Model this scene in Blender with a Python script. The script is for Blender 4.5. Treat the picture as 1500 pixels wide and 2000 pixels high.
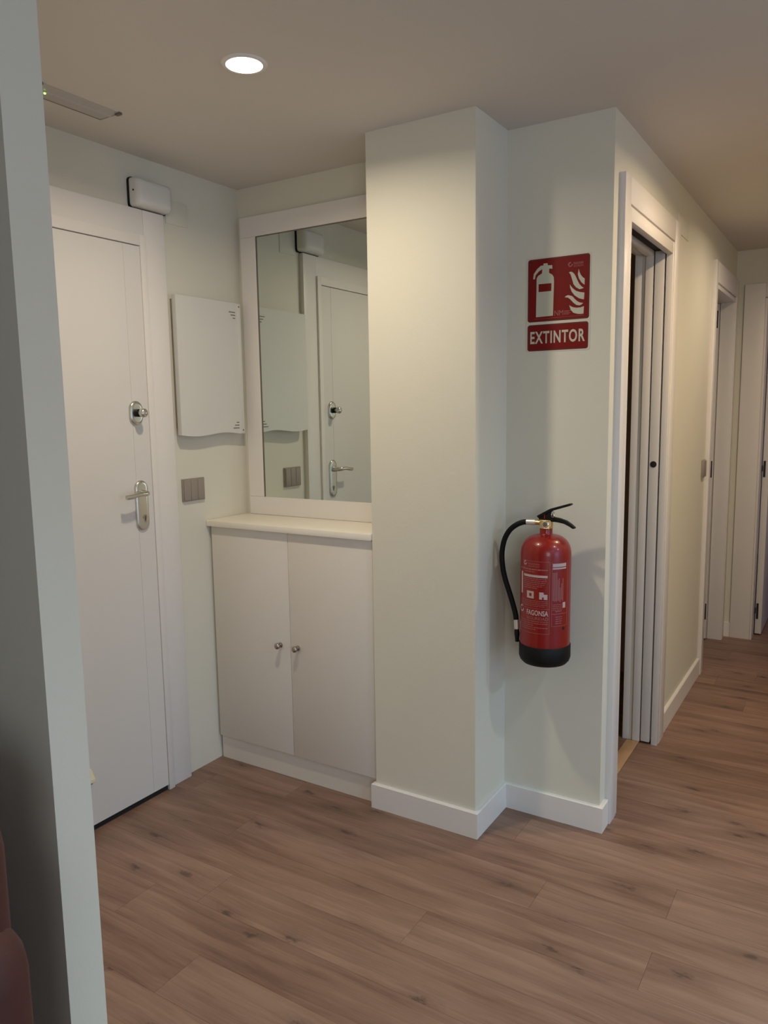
import bpy, bmesh, math, random
from mathutils import Vector, Matrix

# ------------------------------------------------------------------ clear
for o in list(bpy.data.objects):
    bpy.data.objects.remove(o, do_unlink=True)
SC = bpy.context.scene
COL = SC.collection
R = math.radians

# ------------------------------------------------------------------ camera
CAM_H = 1.443
cd = bpy.data.cameras.new('camera')
cam = bpy.data.objects.new('camera', cd)
COL.objects.link(cam)
rt = Vector((0.84865, 0.52874, -0.01502)); up = Vector((-0.0572, 0.11997, 0.99113)); fw = Vector((-0.52585, 0.84026, -0.13206))
M = Matrix((rt, up, -fw)).transposed()
cam.matrix_world = Matrix.Translation((0, 0, CAM_H)) @ M.to_4x4()
cd.sensor_fit = 'VERTICAL'
cd.sensor_height = 36.0
cd.lens = 1493.2 / 2000 * 36.0
cd.clip_start = 0.05
SC.camera = cam

# ------------------------------------------------------------------ world, exposure
w = bpy.data.worlds.new('world'); SC.world = w; w.use_nodes = True
w.node_tree.nodes['Background'].inputs[0].default_value = (0.55, 0.72, 1.0, 1)
w.node_tree.nodes['Background'].inputs[1].default_value = 0.3
SC.view_settings.view_transform = 'Standard'
SC.view_settings.look = 'None'
SC.view_settings.gamma = 1.0
SC.view_settings.use_curve_mapping = False
SC.view_settings.exposure = 0.0


def area(name, loc, aim, size, power, color, sy=None):
    l = bpy.data.lights.new(name, 'AREA')
    l.energy = power; l.color = color
    l.shape = 'RECTANGLE'; l.size = size; l.size_y = sy or size
    o = bpy.data.objects.new(name, l); COL.objects.link(o)
    o.location = loc
    o.rotation_euler = (Vector(aim) - Vector(loc)).to_track_quat('-Z', 'Y').to_euler()
    return o


# window daylight, room lamps and the added rear fill: watts and colour
LP = {
    'hall': (8.7, (1.0, 0.88, 0.68)),
    'living': (6.5, (0.9, 1.0, 0.92)),
    'living_far': (25.0, (0.38, 0.72, 1.0)),
    'corridor': (9.4, (1.0, 0.76, 0.47)),
    'corridor_far': (5.6, (1.0, 0.82, 0.60)),
    'window': (23.0, (0.40, 0.58, 1.0)),
    'front': (34.0, (0.84, 0.92, 1.0)),  # added fill from behind the camera
    'bedroom': (3.5, (0.3, 0.36, 1.0)),
}
SPREAD = {'hall': 162, 'living': 150, 'living_far': 150, 'corridor': 165, 'corridor_far': 165}
area('window_daylight', (3.62, 0.7, 1.15), (0, 0.7, 1.15), 1.7, LP['window'][0], LP['window'][1], 1.6)
area('rear_fill_light', (2.0, -2.22, 1.35), (2.0, 0, 1.35), 1.6, LP['front'][0], LP['front'][1], 1.5)  # unseen fill light added to brighten the room from behind
area('bedroom_daylight', (1.35, 6.3, 1.4), (-0.5, 6.0, 1.0), 1.0, LP['bedroom'][0], LP['bedroom'][1], 1.2)
WARM = (1.0, 0.86, 0.66, 1)

# ------------------------------------------------------------------ numbers
H = 2.343
XW = -2.229      # entrance wall plane
YB = 2.4645      # back wall plane
XP0, XP1, YP = -1.438, -1.0416, 2.217   # pillar
XE = -0.6915     # corridor wall plane
YF = 5.098       # corridor end wall
T, HB = 0.014, 0.0924

# ------------------------------------------------------------------ materials


def mat(name, col, rough=0.5, metal=0.0, spec=0.5, noise=0.0, nscale=60, bump=0.0, bscale=200, emit=None, estr=0, coat=0.0, trans=0.0, alpha=None):
    m = bpy.data.materials.new(name); m.use_nodes = True
    nt = m.node_tree; b = nt.nodes['Principled BSDF']
    b.inputs['Roughness'].default_value = rough
    b.inputs['Metallic'].default_value = metal
    b.inputs['Specular IOR Level'].default_value = spec
    b.inputs['Coat Weight'].default_value = coat
    b.inputs['Coat Roughness'].default_value = 0.08
    b.inputs['Transmission Weight'].default_value = trans
    c = (*col, 1)
    tc = nt.nodes.new('ShaderNodeTexCoord')
    n = nt.nodes.new('ShaderNodeTexNoise'); n.inputs['Scale'].default_value = nscale; n.inputs['Detail'].default_value = 4
    nt.links.new(tc.outputs['Object'], n.inputs['Vector'])
    r = nt.nodes.new('ShaderNodeMapRange')
    r.inputs['To Min'].default_value = 1 - noise; r.inputs['To Max'].default_value = 1 + noise
    nt.links.new(n.outputs['Fac'], r.inputs['Value'])
    mx = nt.nodes.new('ShaderNodeMix'); mx.data_type = 'RGBA'; mx.blend_type = 'MULTIPLY'
    mx.inputs[0].default_value = 1.0; mx.inputs[6].default_value = c
    cb = nt.nodes.new('ShaderNodeCombineColor')
    for i in range(3):
        nt.links.new(r.outputs[0], cb.inputs[i])
    nt.links.new(cb.outputs[0], mx.inputs[7])
    nt.links.new(mx.outputs[2], b.inputs['Base Color'])
    if bump:
        n2 = nt.nodes.new('ShaderNodeTexNoise'); n2.inputs['Scale'].default_value = bscale; n2.inputs['Detail'].default_value = 3
        nt.links.new(tc.outputs['Object'], n2.inputs['Vector'])
        bp = nt.nodes.new('ShaderNodeBump'); bp.inputs['Strength'].default_value = bump; bp.inputs['Distance'].default_value = 0.001
        nt.links.new(n2.outputs['Fac'], bp.inputs['Height'])
        nt.links.new(bp.outputs[0], b.inputs['Normal'])
    if emit:
        b.inputs['Emission Color'].default_value = emit
        b.inputs['Emission Strength'].default_value = estr
    return m


WALL = mat('wall_paint', (0.715, 0.68, 0.575), 0.65, spec=0.3, noise=0.02, nscale=2.5, bump=0.25, bscale=160)
CEIL = mat('ceiling_paint', (0.68, 0.63, 0.58), 0.8, spec=0.2, noise=0.02, nscale=1.5, bump=0.2, bscale=140)
TRIM = mat('white_lacquer', (0.78, 0.735, 0.695), 0.38, spec=0.45, noise=0.01, nscale=6)
DOORW = mat('door_lacquer', (0.72, 0.685, 0.655), 0.42, spec=0.45, noise=0.012, nscale=4)
CABW = mat('cabinet_melamine', (0.72, 0.665, 0.60), 0.48, spec=0.4, noise=0.015, nscale=90)
TOPW = mat('worktop_laminate', (0.86, 0.80, 0.70), 0.4, noise=0.01, nscale=20)
PLASTW = mat('white_plastic', (0.72, 0.70, 0.66), 0.42, noise=0.01, nscale=10)
METERW = mat('meter_cover_plastic', (0.68, 0.655, 0.61), 0.4, noise=0.01, nscale=10)
DARKP = mat('black_plastic', (0.005, 0.005, 0.005), 0.55, spec=0.25)
BLACKM = mat('black_metal', (0.02, 0.02, 0.02), 0.35, metal=0.2)
GAP = mat('dark_gap', (0.012, 0.011, 0.010), 0.8)
TAUPE = mat('taupe_plastic', (0.30, 0.255, 0.215), 0.45, noise=0.02, nscale=20)
NICKEL = mat('satin_nickel', (0.62, 0.60, 0.55), 0.28, metal=1.0, noise=0.03, nscale=40)
KNOBM = mat('brushed_knob_metal', (0.42, 0.38, 0.33), 0.25, metal=1.0)
BRASS = mat('brass', (0.75, 0.55, 0.25), 0.3, metal=1.0, noise=0.1, nscale=80)
CHROME = mat('chrome', (0.85, 0.84, 0.82), 0.15, metal=1.0)
REDP = mat('red_enamel', (0.235, 0.006, 0.004), 0.32, spec=0.4, coat=0.35)
SIGNR = mat('sign_red', (0.190, 0.003, 0.003), 0.5, spec=0.25)
SIGNB = mat('sign_red_edge', (0.130, 0.018, 0.018), 0.5, spec=0.3)
SIGNW = mat('sign_luminescent_cream', (0.54, 0.53, 0.42), 0.5)
SIGNH = mat('sign_backing', (0.66, 0.62, 0.52), 0.35)
SIGNP = mat('sign_faint_print', (0.32, 0.10, 0.09), 0.5)
LABELW = mat('label_print', (0.50, 0.38, 0.38), 0.5)
LABELP = mat('label_faint_print', (0.36, 0.13, 0.13), 0.5)
FERR = mat('pale_ferrule', (0.75, 0.72, 0.68), 0.35, metal=0.6)
RUBBER = mat('black_rubber', (0.004, 0.004, 0.004), 0.6, spec=0.25)
CREAM = mat('cream_rubber', (0.72, 0.64, 0.46), 0.5)
SOFA = mat('red_brown_upholstery', (0.070, 0.020, 0.017), 0.6, noise=0.15, nscale=30, bump=0.4, bscale=300)
PIPING = mat('dark_piping', (0.03, 0.012, 0.012), 0.6)
THRESH = mat('threshold_oak', (0.47, 0.29, 0.16), 0.45, noise=0.1, nscale=30)
LED = mat('green_led', (0.1, 0.6, 0.05), 0.4, emit=(0.35, 1.0, 0.12, 1), estr=3)
BATH = mat('unlit_bathroom_wall', (0.30, 0.21, 0.15), 0.5, noise=0.1, nscale=8)  # dark brown carries the gloom of the unlit room in its colour
EMERG = mat('translucent_diffuser', (0.50, 0.455, 0.42), 0.22, noise=0.03, nscale=50)
BACKB = mat('panel_box_shaded', (0.36, 0.33, 0.27), 0.5)  # pale plastic darkened to imitate shading on the box side
CLIPM = mat('grey_clip', (0.16, 0.13, 0.10), 0.5)


def lampmat(name, s):
    m = bpy.data.materials.new(name); m.use_nodes = True
    nt = m.node_tree; nt.nodes.clear()
    e = nt.nodes.new('ShaderNodeEmission'); o = nt.nodes.new('ShaderNodeOutputMaterial')
    e.inputs[0].default_value = WARM; e.inputs[1].default_value = s
    nt.links.new(e.outputs[0], o.inputs[0])
    return m


LM = lampmat('lamp_glow', 8.0)

m = bpy.data.materials.new('mirror_glass'); m.use_nodes = True
b = m.node_tree.nodes['Principled BSDF']
b.inputs['Base Color'].default_value = (0.70, 0.735, 0.665, 1); b.inputs['Metallic'].default_value = 1.0
b.inputs['Roughness'].default_value = 0.0
MIRROR = m


def wood(name, dark, mid, light, rough=0.42):
    m = bpy.data.materials.new(name); m.use_nodes = True
    nt = m.node_tree; L = nt.links; N = nt.nodes.new
    b = nt.nodes['Principled BSDF']; b.inputs['Roughness'].default_value = rough
    tc = N('ShaderNodeTexCoord'); oi = N('ShaderNodeObjectInfo')
    mul = N('ShaderNodeMath'); mul.operation = 'MULTIPLY'; mul.inputs[1].default_value = 83.0
    L.new(oi.outputs['Random'], mul.inputs[0])
    add = N('ShaderNodeVectorMath'); add.operation = 'ADD'
    L.new(tc.outputs['Object'], add.inputs[0]); L.new(mul.outputs[0], add.inputs[1])
    # warp
    wn = N('ShaderNodeTexNoise'); wn.inputs['Scale'].default_value = 2.2; wn.inputs['Detail'].default_value = 2
    L.new(add.outputs[0], wn.inputs['Vector'])
    wsub = N('ShaderNodeVectorMath'); wsub.operation = 'MULTIPLY_ADD'
    wsub.inputs[1].default_value = (0.10, 0.055, 0); wsub.inputs[2].default_value = (-0.05, -0.027, 0)
    L.new(wn.outputs['Color'], wsub.inputs[0])
    wadd = N('ShaderNodeVectorMath'); wadd.operation = 'ADD'
    L.new(add.outputs[0], wadd.inputs[0]); L.new(wsub.outputs[0], wadd.inputs[1])

    def stretched(sx, sy, detail=4, rough_=0.6):
        mp = N('ShaderNodeMapping'); mp.inputs['Scale'].default_value = (sx, sy, 1)
        L.new(wadd.outputs[0], mp.inputs['Vector'])
        n = N('ShaderNodeTexNoise'); n.inputs['Scale'].default_value = 1; n.inputs['Detail'].default_value = detail
        n.inputs['Roughness'].default_value = rough_
        L.new(mp.outputs[0], n.inputs['Vector'])
        return n.outputs['Fac']
    g1 = stretched(2.2, 17); g2 = stretched(7, 150, 3); g3 = stretched(0.9, 5, 2)
    a = N('ShaderNodeMath'); a.operation = 'MULTIPLY_ADD'; a.inputs[1].default_value = 0.55
    s = N('ShaderNodeMath'); s.operation = 'MULTIPLY'; s.inputs[1].default_value = 0.30
    L.new(g2, s.inputs[0]); L.new(g1, a.inputs[0]); L.new(s.outputs[0], a.inputs[2])
    a2 = N('ShaderNodeMath'); a2.operation = 'MULTIPLY_ADD'; a2.inputs[1].default_value = 0.45
    L.new(g3, a2.inputs[0]); L.new(a.outputs[0], a2.inputs[2])
    cr = N('ShaderNodeValToRGB')
    e = cr.color_ramp.elements
    e[0].position = 0.47; e[0].color = (*dark, 1); e[1].position = 0.80; e[1].color = (*light, 1)
    e2 = cr.color_ramp.elements.new(0.62); e2.color = (*mid, 1)
    L.new(a2.outputs[0], cr.inputs[0])
    # plank to plank tint
    hv = N('ShaderNodeHueSaturation')
    mr = N('ShaderNodeMapRange'); mr.inputs['To Min'].default_value = 0.95; mr.inputs['To Max'].default_value = 1.06
    L.new(oi.outputs['Random'], mr.inputs['Value']); L.new(mr.outputs[0], hv.inputs['Value'])
    L.new(cr.outputs[0], hv.inputs['Color'])
    # cathedral figure: slow wavy bands along the board
    mpw = N('ShaderNodeMapping'); mpw.inputs['Scale'].default_value = (0.55, 5.5, 1)
    L.new(wadd.outputs[0], mpw.inputs['Vector'])
    wv = N('ShaderNodeTexWave'); wv.wave_type = 'BANDS'; wv.bands_direction = 'Y'; wv.wave_profile = 'SAW'
    wv.inputs['Scale'].default_value = 1.1; wv.inputs['Distortion'].default_value = 7.0; wv.inputs['Detail'].default_value = 2.5; wv.inputs['Detail Scale'].default_value = 1.2
    L.new(mpw.outputs[0], wv.inputs['Vector'])
    wm = N('ShaderNodeMapRange'); wm.inputs['To Min'].default_value = 0.90; wm.inputs['To Max'].default_value = 1.07
    L.new(wv.outputs['Fac'], wm.inputs['Value'])
    wc = N('ShaderNodeVectorMath'); wc.operation = 'SCALE'
    L.new(hv.outputs[0], wc.inputs[0]); L.new(wm.outputs[0], wc.inputs['Scale'])
    # knots: small dark irregular cores inside a soft stained halo
    mp = N('ShaderNodeMapping'); mp.inputs['Scale'].default_value = (2.9, 7.0, 1)
    L.new(wadd.outputs[0], mp.inputs['Vector'])
    vo = N('ShaderNodeTexVoronoi'); vo.voronoi_dimensions = '2D'; vo.inputs['Scale'].default_value = 1.0; vo.inputs['Randomness'].default_value = 1
    L.new(mp.outputs[0], vo.inputs['Vector'])
    kn = stretched(38, 95, 4, 0.75)
    kd = N('ShaderNodeMath'); kd.operation = 'MULTIPLY_ADD'; kd.inputs[1].default_value = 0.34
    L.new(kn, kd.inputs[0]); L.new(vo.outputs['Distance'], kd.inputs[2])
    kr = N('ShaderNodeMapRange'); kr.inputs['From Min'].default_value = 0.18; kr.inputs['From Max'].default_value = 0.29
    kr.inputs['To Min'].default_value = 0.80; kr.inputs['To Max'].default_value = 0.0
    L.new(kd.outputs[0], kr.inputs['Value'])
    kh = N('ShaderNodeMapRange'); kh.inputs['From Min'].default_value = 0.15; kh.inputs['From Max'].default_value = 0.46
    kh.inputs['To Min'].default_value = 0.36; kh.inputs['To Max'].default_value = 0.0
    L.new(kd.outputs[0], kh.inputs['Value'])
    kx = N('ShaderNodeMath'); kx.operation = 'MAXIMUM'
    L.new(kr.outputs[0], kx.inputs[0]); L.new(kh.outputs[0], kx.inputs[1])
    # only some cells carry a knot
    sep = N('ShaderNodeSeparateColor'); L.new(vo.outputs['Color'], sep.inputs[0])
    gt = N('ShaderNodeMath'); gt.operation = 'GREATER_THAN'; gt.inputs[1].default_value = 0.28
    L.new(sep.outputs[0], gt.inputs[0])
    km = N('ShaderNodeMath'); km.operation = 'MULTIPLY'
    L.new(kx.outputs[0], km.inputs[0]); L.new(gt.outputs[0], km.inputs[1])
    mx = N('ShaderNodeMix'); mx.data_type = 'RGBA'
    mx.inputs[7].default_value = (dark[0] * 0.36, dark[1] * 0.36, dark[2] * 0.40, 1)
    L.new(km.outputs[0], mx.inputs[0]); L.new(wc.outputs[0], mx.inputs[6])
    L.new(mx.outputs[2], b.inputs['Base Color'])
    bp = N('ShaderNodeBump'); bp.inputs['Strength'].default_value = 0.15; bp.inputs['Distance'].default_value = 0.001
    L.new(g2, bp.inputs['Height']); L.new(bp.outputs[0], b.inputs['Normal'])
    return m


OAK = wood('oak_laminate', (0.160, 0.086, 0.058), (0.238, 0.136, 0.096), (0.315, 0.192, 0.140))
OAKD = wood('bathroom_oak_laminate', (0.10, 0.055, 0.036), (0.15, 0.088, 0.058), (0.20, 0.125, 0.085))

# ------------------------------------------------------------------ mesh helpers


def bx(bm, x0, x1, y0, y1, z0, z1, bev=0.0, seg=2):
    t = bmesh.new()
    bmesh.ops.create_cube(t, size=1)
    bmesh.ops.scale(t, vec=(abs(x1 - x0), abs(y1 - y0), abs(z1 - z0)), verts=t.verts)
    bmesh.ops.translate(t, vec=((x0 + x1) / 2, (y0 + y1) / 2, (z0 + z1) / 2), verts=t.verts)
    if bev:
        bmesh.ops.bevel(t, geom=list(t.edges), offset=bev, segments=seg, profile=0.5, affect='EDGES')
    merge(bm, t)


def merge(bm, t, mtx=None):
    if mtx is not None:
        bmesh.ops.transform(t, matrix=mtx, verts=t.verts)
    me = bpy.data.meshes.new('tmp'); t.to_mesh(me); t.free()
    bm.from_mesh(me); bpy.data.meshes.remove(me)


def lathe(bm, prof, n=32, mtx=None):
    t = bmesh.new(); rings = []
    for r, z in prof:
        if r < 1e-6:
            rings.append([t.verts.new((0, 0, z))])
        else:
            rings.append([t.verts.new((r * math.cos(2 * math.pi * i / n), r * math.sin(2 * math.pi * i / n), z)) for i in range(n)])
    for a, b_ in zip(rings, rings[1:]):
        for i in range(n):
            j = (i + 1) % n
            if len(a) == 1 and len(b_) == 1:
                continue
            if len(a) == 1:
                t.faces.new((a[0], b_[i], b_[j]))
            elif len(b_) == 1:
                t.faces.new((a[j], a[i], b_[0]))
            else:
                t.faces.new((a[i], a[j], b_[j], b_[i]))
    bmesh.ops.recalc_face_normals(t, faces=t.faces)
    merge(bm, t, mtx)


def prism(bm, pts, depth, mtx=None, bev=0.0):
    """2-D outline in local XY, extruded from z=0 to z=depth."""
    t = bmesh.new()
    vs = [t.verts.new((p[0], p[1], 0)) for p in pts]
    f = t.faces.new(vs)
    r = bmesh.ops.extrude_face_region(t, geom=[f])
    nv = [v for v in r['geom'] if isinstance(v, bmesh.types.BMVert)]
    bmesh.ops.translate(t, vec=(0, 0, depth), verts=nv)
    bmesh.ops.recalc_face_normals(t, faces=t.faces)
    if bev:
        bmesh.ops.bevel(t, geom=list(t.edges), offset=bev, segments=2, profile=0.5, affect='EDGES')
    merge(bm, t, mtx)


def tube(bm, pts, rad, n=12, closed=False, caps=True):
    pts = [Vector(p) for p in pts]
    rr = rad if isinstance(rad, (list, tuple)) else [rad] * len(pts)
    t = bmesh.new(); rings = []
    prev = None
    k = len(pts)
    for i, p in enumerate(pts):
        if closed:
            d = pts[(i + 1) % k] - pts[i - 1]
        else:
            d = pts[min(i + 1, k - 1)] - pts[max(i - 1, 0)]
        d.normalize()
        if prev is None:
            a = Vector((0, 0, 1)) if abs(d.z) < 0.9 else Vector((1, 0, 0))
            u = d.cross(a).normalized()
        else:
            u = (prev - d * prev.dot(d)).normalized()
        prev = u
        v = d.cross(u)
        rings.append([t.verts.new(p + (u * math.cos(2 * math.pi * j / n) + v * math.sin(2 * math.pi * j / n)) * rr[i]) for j in range(n)])
    m_ = k if closed else k - 1
    for i in range(m_):
        a, b_ = rings[i], rings[(i + 1) % k]
        for j in range(n):
            t.faces.new((a[j], a[(j + 1) % n], b_[(j + 1) % n], b_[j]))
    if caps and not closed:
        t.faces.new(rings[0][::-1]); t.faces.new(rings[-1])
    bmesh.ops.recalc_face_normals(t, faces=t.faces)
    merge(bm, t)


def catmull(pts, sub=6):
    P = [Vector(p) for p in pts]
    P = [P[0] * 2 - P[1]] + P + [P[-1] * 2 - P[-2]]
    out = []
    for i in range(1, len(P) - 2):
        for s in range(sub):
            t = s / sub
            a, b_, c, d = P[i - 1], P[i], P[i + 1], P[i + 2]
            out.append(0.5 * ((2 * b_) + (c - a) * t + (2 * a - 5 * b_ + 4 * c - d) * t * t + (3 * b_ - a - 3 * c + d) * t ** 3))
    out.append(P[-2])
    return out


def obj(name, bm, material, parent=None, smooth=False, auto=None, **props):
    me = bpy.data.meshes.new(name); bm.to_mesh(me); bm.free()
    me.materials.append(material)
    o = bpy.data.objects.new(name, me); COL.objects.link(o)
    if smooth:
        me.shade_smooth()
        if auto:
            me.set_sharp_from_angle(angle=R(auto))
    if parent is not None:
        o.parent = parent
        o.matrix_parent_inverse = world_of(parent).inverted()
    for k, v in props.items():
        o[k] = v
    return o


def world_of(o):
    m = Matrix.Translation(o.location) @ o.rotation_euler.to_matrix().to_4x4()
    if o.parent:
        return world_of(o.parent) @ o.matrix_parent_inverse @ m
    return m


def empty(name, loc, label, cat, group=None, kind=None):
    o = bpy.data.objects.new(name, None); COL.objects.link(o)
    o.location = loc; o.empty_display_size = 0.05
    o['label'] = label; o['category'] = cat
    if group: o['group'] = group
    if kind: o['kind'] = kind
    return o


def boxes(name, lst, material, parent=None, bev=0.0, **props):
    bm = bmesh.new()
    for b_ in lst:
        bx(bm, *b_, bev=bev)
    return obj(name, bm, material, parent, smooth=bool(bev), auto=40 if bev else None, **props)


def struct(name, lst, material, label, cat, bev=0.0):
    return boxes(name, lst, material, None, bev, kind='structure', label=label, category=cat)


ST = dict(kind='structure')

# ------------------------------------------------------------------ room shell
XL, XR, YN = -3.6, 3.6, -2.2      # living room extents
struct('ceiling', [(XL, XR, YN, YF + 3.0, H, H + 0.1)], CEIL, 'smooth off-white ceiling over hall and corridor', 'ceiling')
struct('wall_left', [(XW - 0.15, XW, 0.86, 1.06, 0, H), (XW - 0.15, XW, 2.03, 4.5, 0, H), (XW - 0.15, XW, 1.06, 2.03, 2.14, H)], WALL,
       'cream painted wall around the white entrance door', 'wall')
struct('wall_back', [(XW, XP0, YB, YB + 0.1, 0, H)], WALL, 'cream wall behind the mirror and low cabinet', 'wall')
struct('wall_pillar', [(XP0, XP1, YP, YB + 0.1, 0, H)], WALL, 'projecting cream pillar right of the mirror', 'wall')
struct('wall_right', [(XP1, XE, YB, YB + 0.1, 0, H)], WALL, 'narrow cream wall behind the fire extinguisher', 'wall')
D1A, D1B, ZO, ZCO = 2.614, 3.247, 2.036, 2.170
D2A, D2B = 4.338, 4.984
struct('wall_corridor', [
    (XE - 0.1, XE, YB + 0.1, D1A - 0.01, 0, H),
    (XE - 0.1, XE, D1A - 0.01, D1B + 0.01, ZO + 0.03, H),
    (XE - 0.009, XE, D1B + 0.01, 4.1, 0, H), (XE - 0.1, XE - 0.06, D1B + 0.01, 4.1, 0, H), (XE - 0.06, XE - 0.009, D1B + 0.01, 4.1, 2.06, H),
    (XE - 0.1, XE, 4.1, D2A - 0.01, 0, H),
    (XE - 0.1, XE, D2A - 0.01, D2B + 0.01, ZO + 0.01, H),
    (XE - 0.1, XE, D2B + 0.01, YF, 0, H)], WALL, 'cream corridor wall running back past two doorways', 'wall')
D3A = -0.515
struct('wall_end', [(-2.3, D3A - 0.015, YF, YF + 0.1, 0, H), (D3A - 0.015, 0.33, YF, YF + 0.1, 2.05, H), (0.33, 2.4, YF, YF + 0.1, 0, H)], WALL,
       'cream wall closing the far end of the corridor', 'wall')
struct('wall_corridor_right', [(0.5, 0.6, 2.6, YF, 0, H)], WALL, 'cream wall on the right side of the corridor, outside the picture', 'wall')
struct('wall_living_back', [(0.5, XR, 2.5, 2.6, 0, H)], WALL, 'cream living room wall right of the corridor mouth', 'wall')
struct('wall_partition', [(XL, -1.190, 0.775, 0.852, 0, H)], WALL, 'grey-cream partition wall end standing in the left foreground', 'wall')
struct('wall_living_left', [(XL - 0.1, XL, YN, 0.86, 0, H)], WALL, 'living room wall left of the sofa', 'wall')
struct('wall_living_front', [(XL, 1.15, YN - 0.1, YN, 0, H), (2.85, XR, YN - 0.1, YN, 0, H), (1.15, 2.85, YN - 0.1, YN, 2.15, H), (1.15, 2.85, YN - 0.1, YN, 0, 0.55)], WALL, 'living room wall behind the viewer', 'wall')
wn = empty('added_window', (2.0, YN, 0.55), 'white framed window added behind the viewer for the fill light', 'window', kind='structure')  # unseen window made up to go with the rear fill
boxes('window_frame', [(1.15, 1.2, YN - 0.08, YN - 0.03, 0.55, 2.15), (2.8, 2.85, YN - 0.08, YN - 0.03, 0.55, 2.15), (1.2, 2.8, YN - 0.08, YN - 0.03, 0.55, 0.6), (1.2, 2.8, YN - 0.08, YN - 0.03, 2.1, 2.15), (1.98, 2.02, YN - 0.08, YN - 0.03, 0.6, 2.1)], TRIM, wn)
struct('wall_living_right', [(XR, XR + 0.1, YN, -0.2, 0, H), (XR, XR + 0.1, 1.6, 2.6, 0, H), (XR, XR + 0.1, -0.2, 1.6, 0, 0.3), (XR, XR + 0.1, -0.2, 1.6, 2.0, H)], WALL,
       'living room wall with the daylight window', 'wall')
wn = empty('window_1', (XR, 0.7, 0.3), 'white framed living room window letting in cool daylight', 'window', kind='structure')
boxes('window_frame', [(XR + 0.03, XR + 0.08, -0.2, -0.15, 0.3, 2.0), (XR + 0.03, XR + 0.08, 1.55, 1.6, 0.3, 2.0), (XR + 0.03, XR + 0.08, -0.15, 1.55, 0.3, 0.35), (XR + 0.03, XR + 0.08, -0.15, 1.55, 1.95, 2.0), (XR + 0.03, XR + 0.08, 0.68, 0.72, 0.35, 1.95)], TRIM, wn)

# rooms beyond the doorways
struct('wall_bathroom', [(-2.229, XE - 0.1, 4.12, 4.2, 0, H)], BATH, 'wall coloured dark brown for the unlit room, seen inside the half open bathroom doorway', 'wall')
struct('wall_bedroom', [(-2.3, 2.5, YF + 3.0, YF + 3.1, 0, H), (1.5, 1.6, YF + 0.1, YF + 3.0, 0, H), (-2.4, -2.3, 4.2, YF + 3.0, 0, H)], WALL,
       'walls of the bedroom beyond the end doorway', 'wall')

# floor -------------------------------------------------------------
fl = boxes('floor', [(XL, XR, YN, YF + 3.0, -0.12, -0.009)], THRESH, None, kind='structure', label='oak laminate floor of wide brown planks', category='floor')
random.seed(7)
PW, PL_ = 0.157, 1.38
fixed = {0: -1.432, 3: -0.993, 6: -1.776}
k0 = int(math.floor((-1.0 - 1.165) / PW))
cnt = 0
for k in range(k0, 50):
    ya, yb = 1.165 + k * PW, 1.165 + (k + 1) * PW
    if ya >= YF + 0.9:
        break
    if ya > 2.56:
        x0, x1 = XE - 0.055, 0.5
    else:
        x0, x1 = -2.229, 2.0
    if ya > 4.2 and ya < YF:
        x0 = XE - 0.0995
    if ya < 0.85:
        x0 = -3.0
    if ya >= YF:
        x0, x1 = -0.6, 1.0
    if k in fixed:
        j = fixed[k]
    else:
        j = -1.43 + ((k * 0.437 + (0.31 if k % 2 else 0)) % 1) * PL_
    start = j - PL_ * math.ceil((j - x0) / PL_)
    x = start
    while x < x1:
        a, c = max(x, x0), min(x + PL_, x1)
        if c - a > 0.01:
            bm = bmesh.new()
            cx, cy = (a + c) / 2, (ya + yb) / 2
            g = 0.0003
            lx, ly = (c - a) / 2 - g, PW / 2 - g
            bx(bm, -lx, lx, -ly, ly, -0.009, 0.0)
            o = obj('plank', bm, OAK)
            o.location = (cx, cy, 0); o.parent = fl
            cnt += 1
        x += PL_
# the rest of the living room floor outside the view
boxes('plank_field', [(2.001, XR, YN, 2.5, -0.009, 0), (XL, 2.0, YN, 1.165 + k0 * PW - 0.0005, -0.009, 0), (XL, -3.001, 1.165 + k0 * PW, 0.775, -0.009, 0), (-2.3, XE - 0.1, 4.2, YF, -0.009, 0), (-2.3, 1.5, YF + 0.95, YF + 3, -0.009, 0)], OAK, fl, kind='stuff')
# bathroom floor planks
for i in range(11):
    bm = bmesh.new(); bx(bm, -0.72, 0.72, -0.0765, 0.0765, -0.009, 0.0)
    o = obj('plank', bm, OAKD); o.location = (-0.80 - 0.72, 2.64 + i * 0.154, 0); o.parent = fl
boxes('threshold_strip', [(XE - 0.108, XE - 0.056, D1A, D1B, -0.004, 0.004)], THRESH, fl, bev=0.001, label='light wooden strip across the bathroom doorway')

# baseboards --------------------------------------------------------


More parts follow.
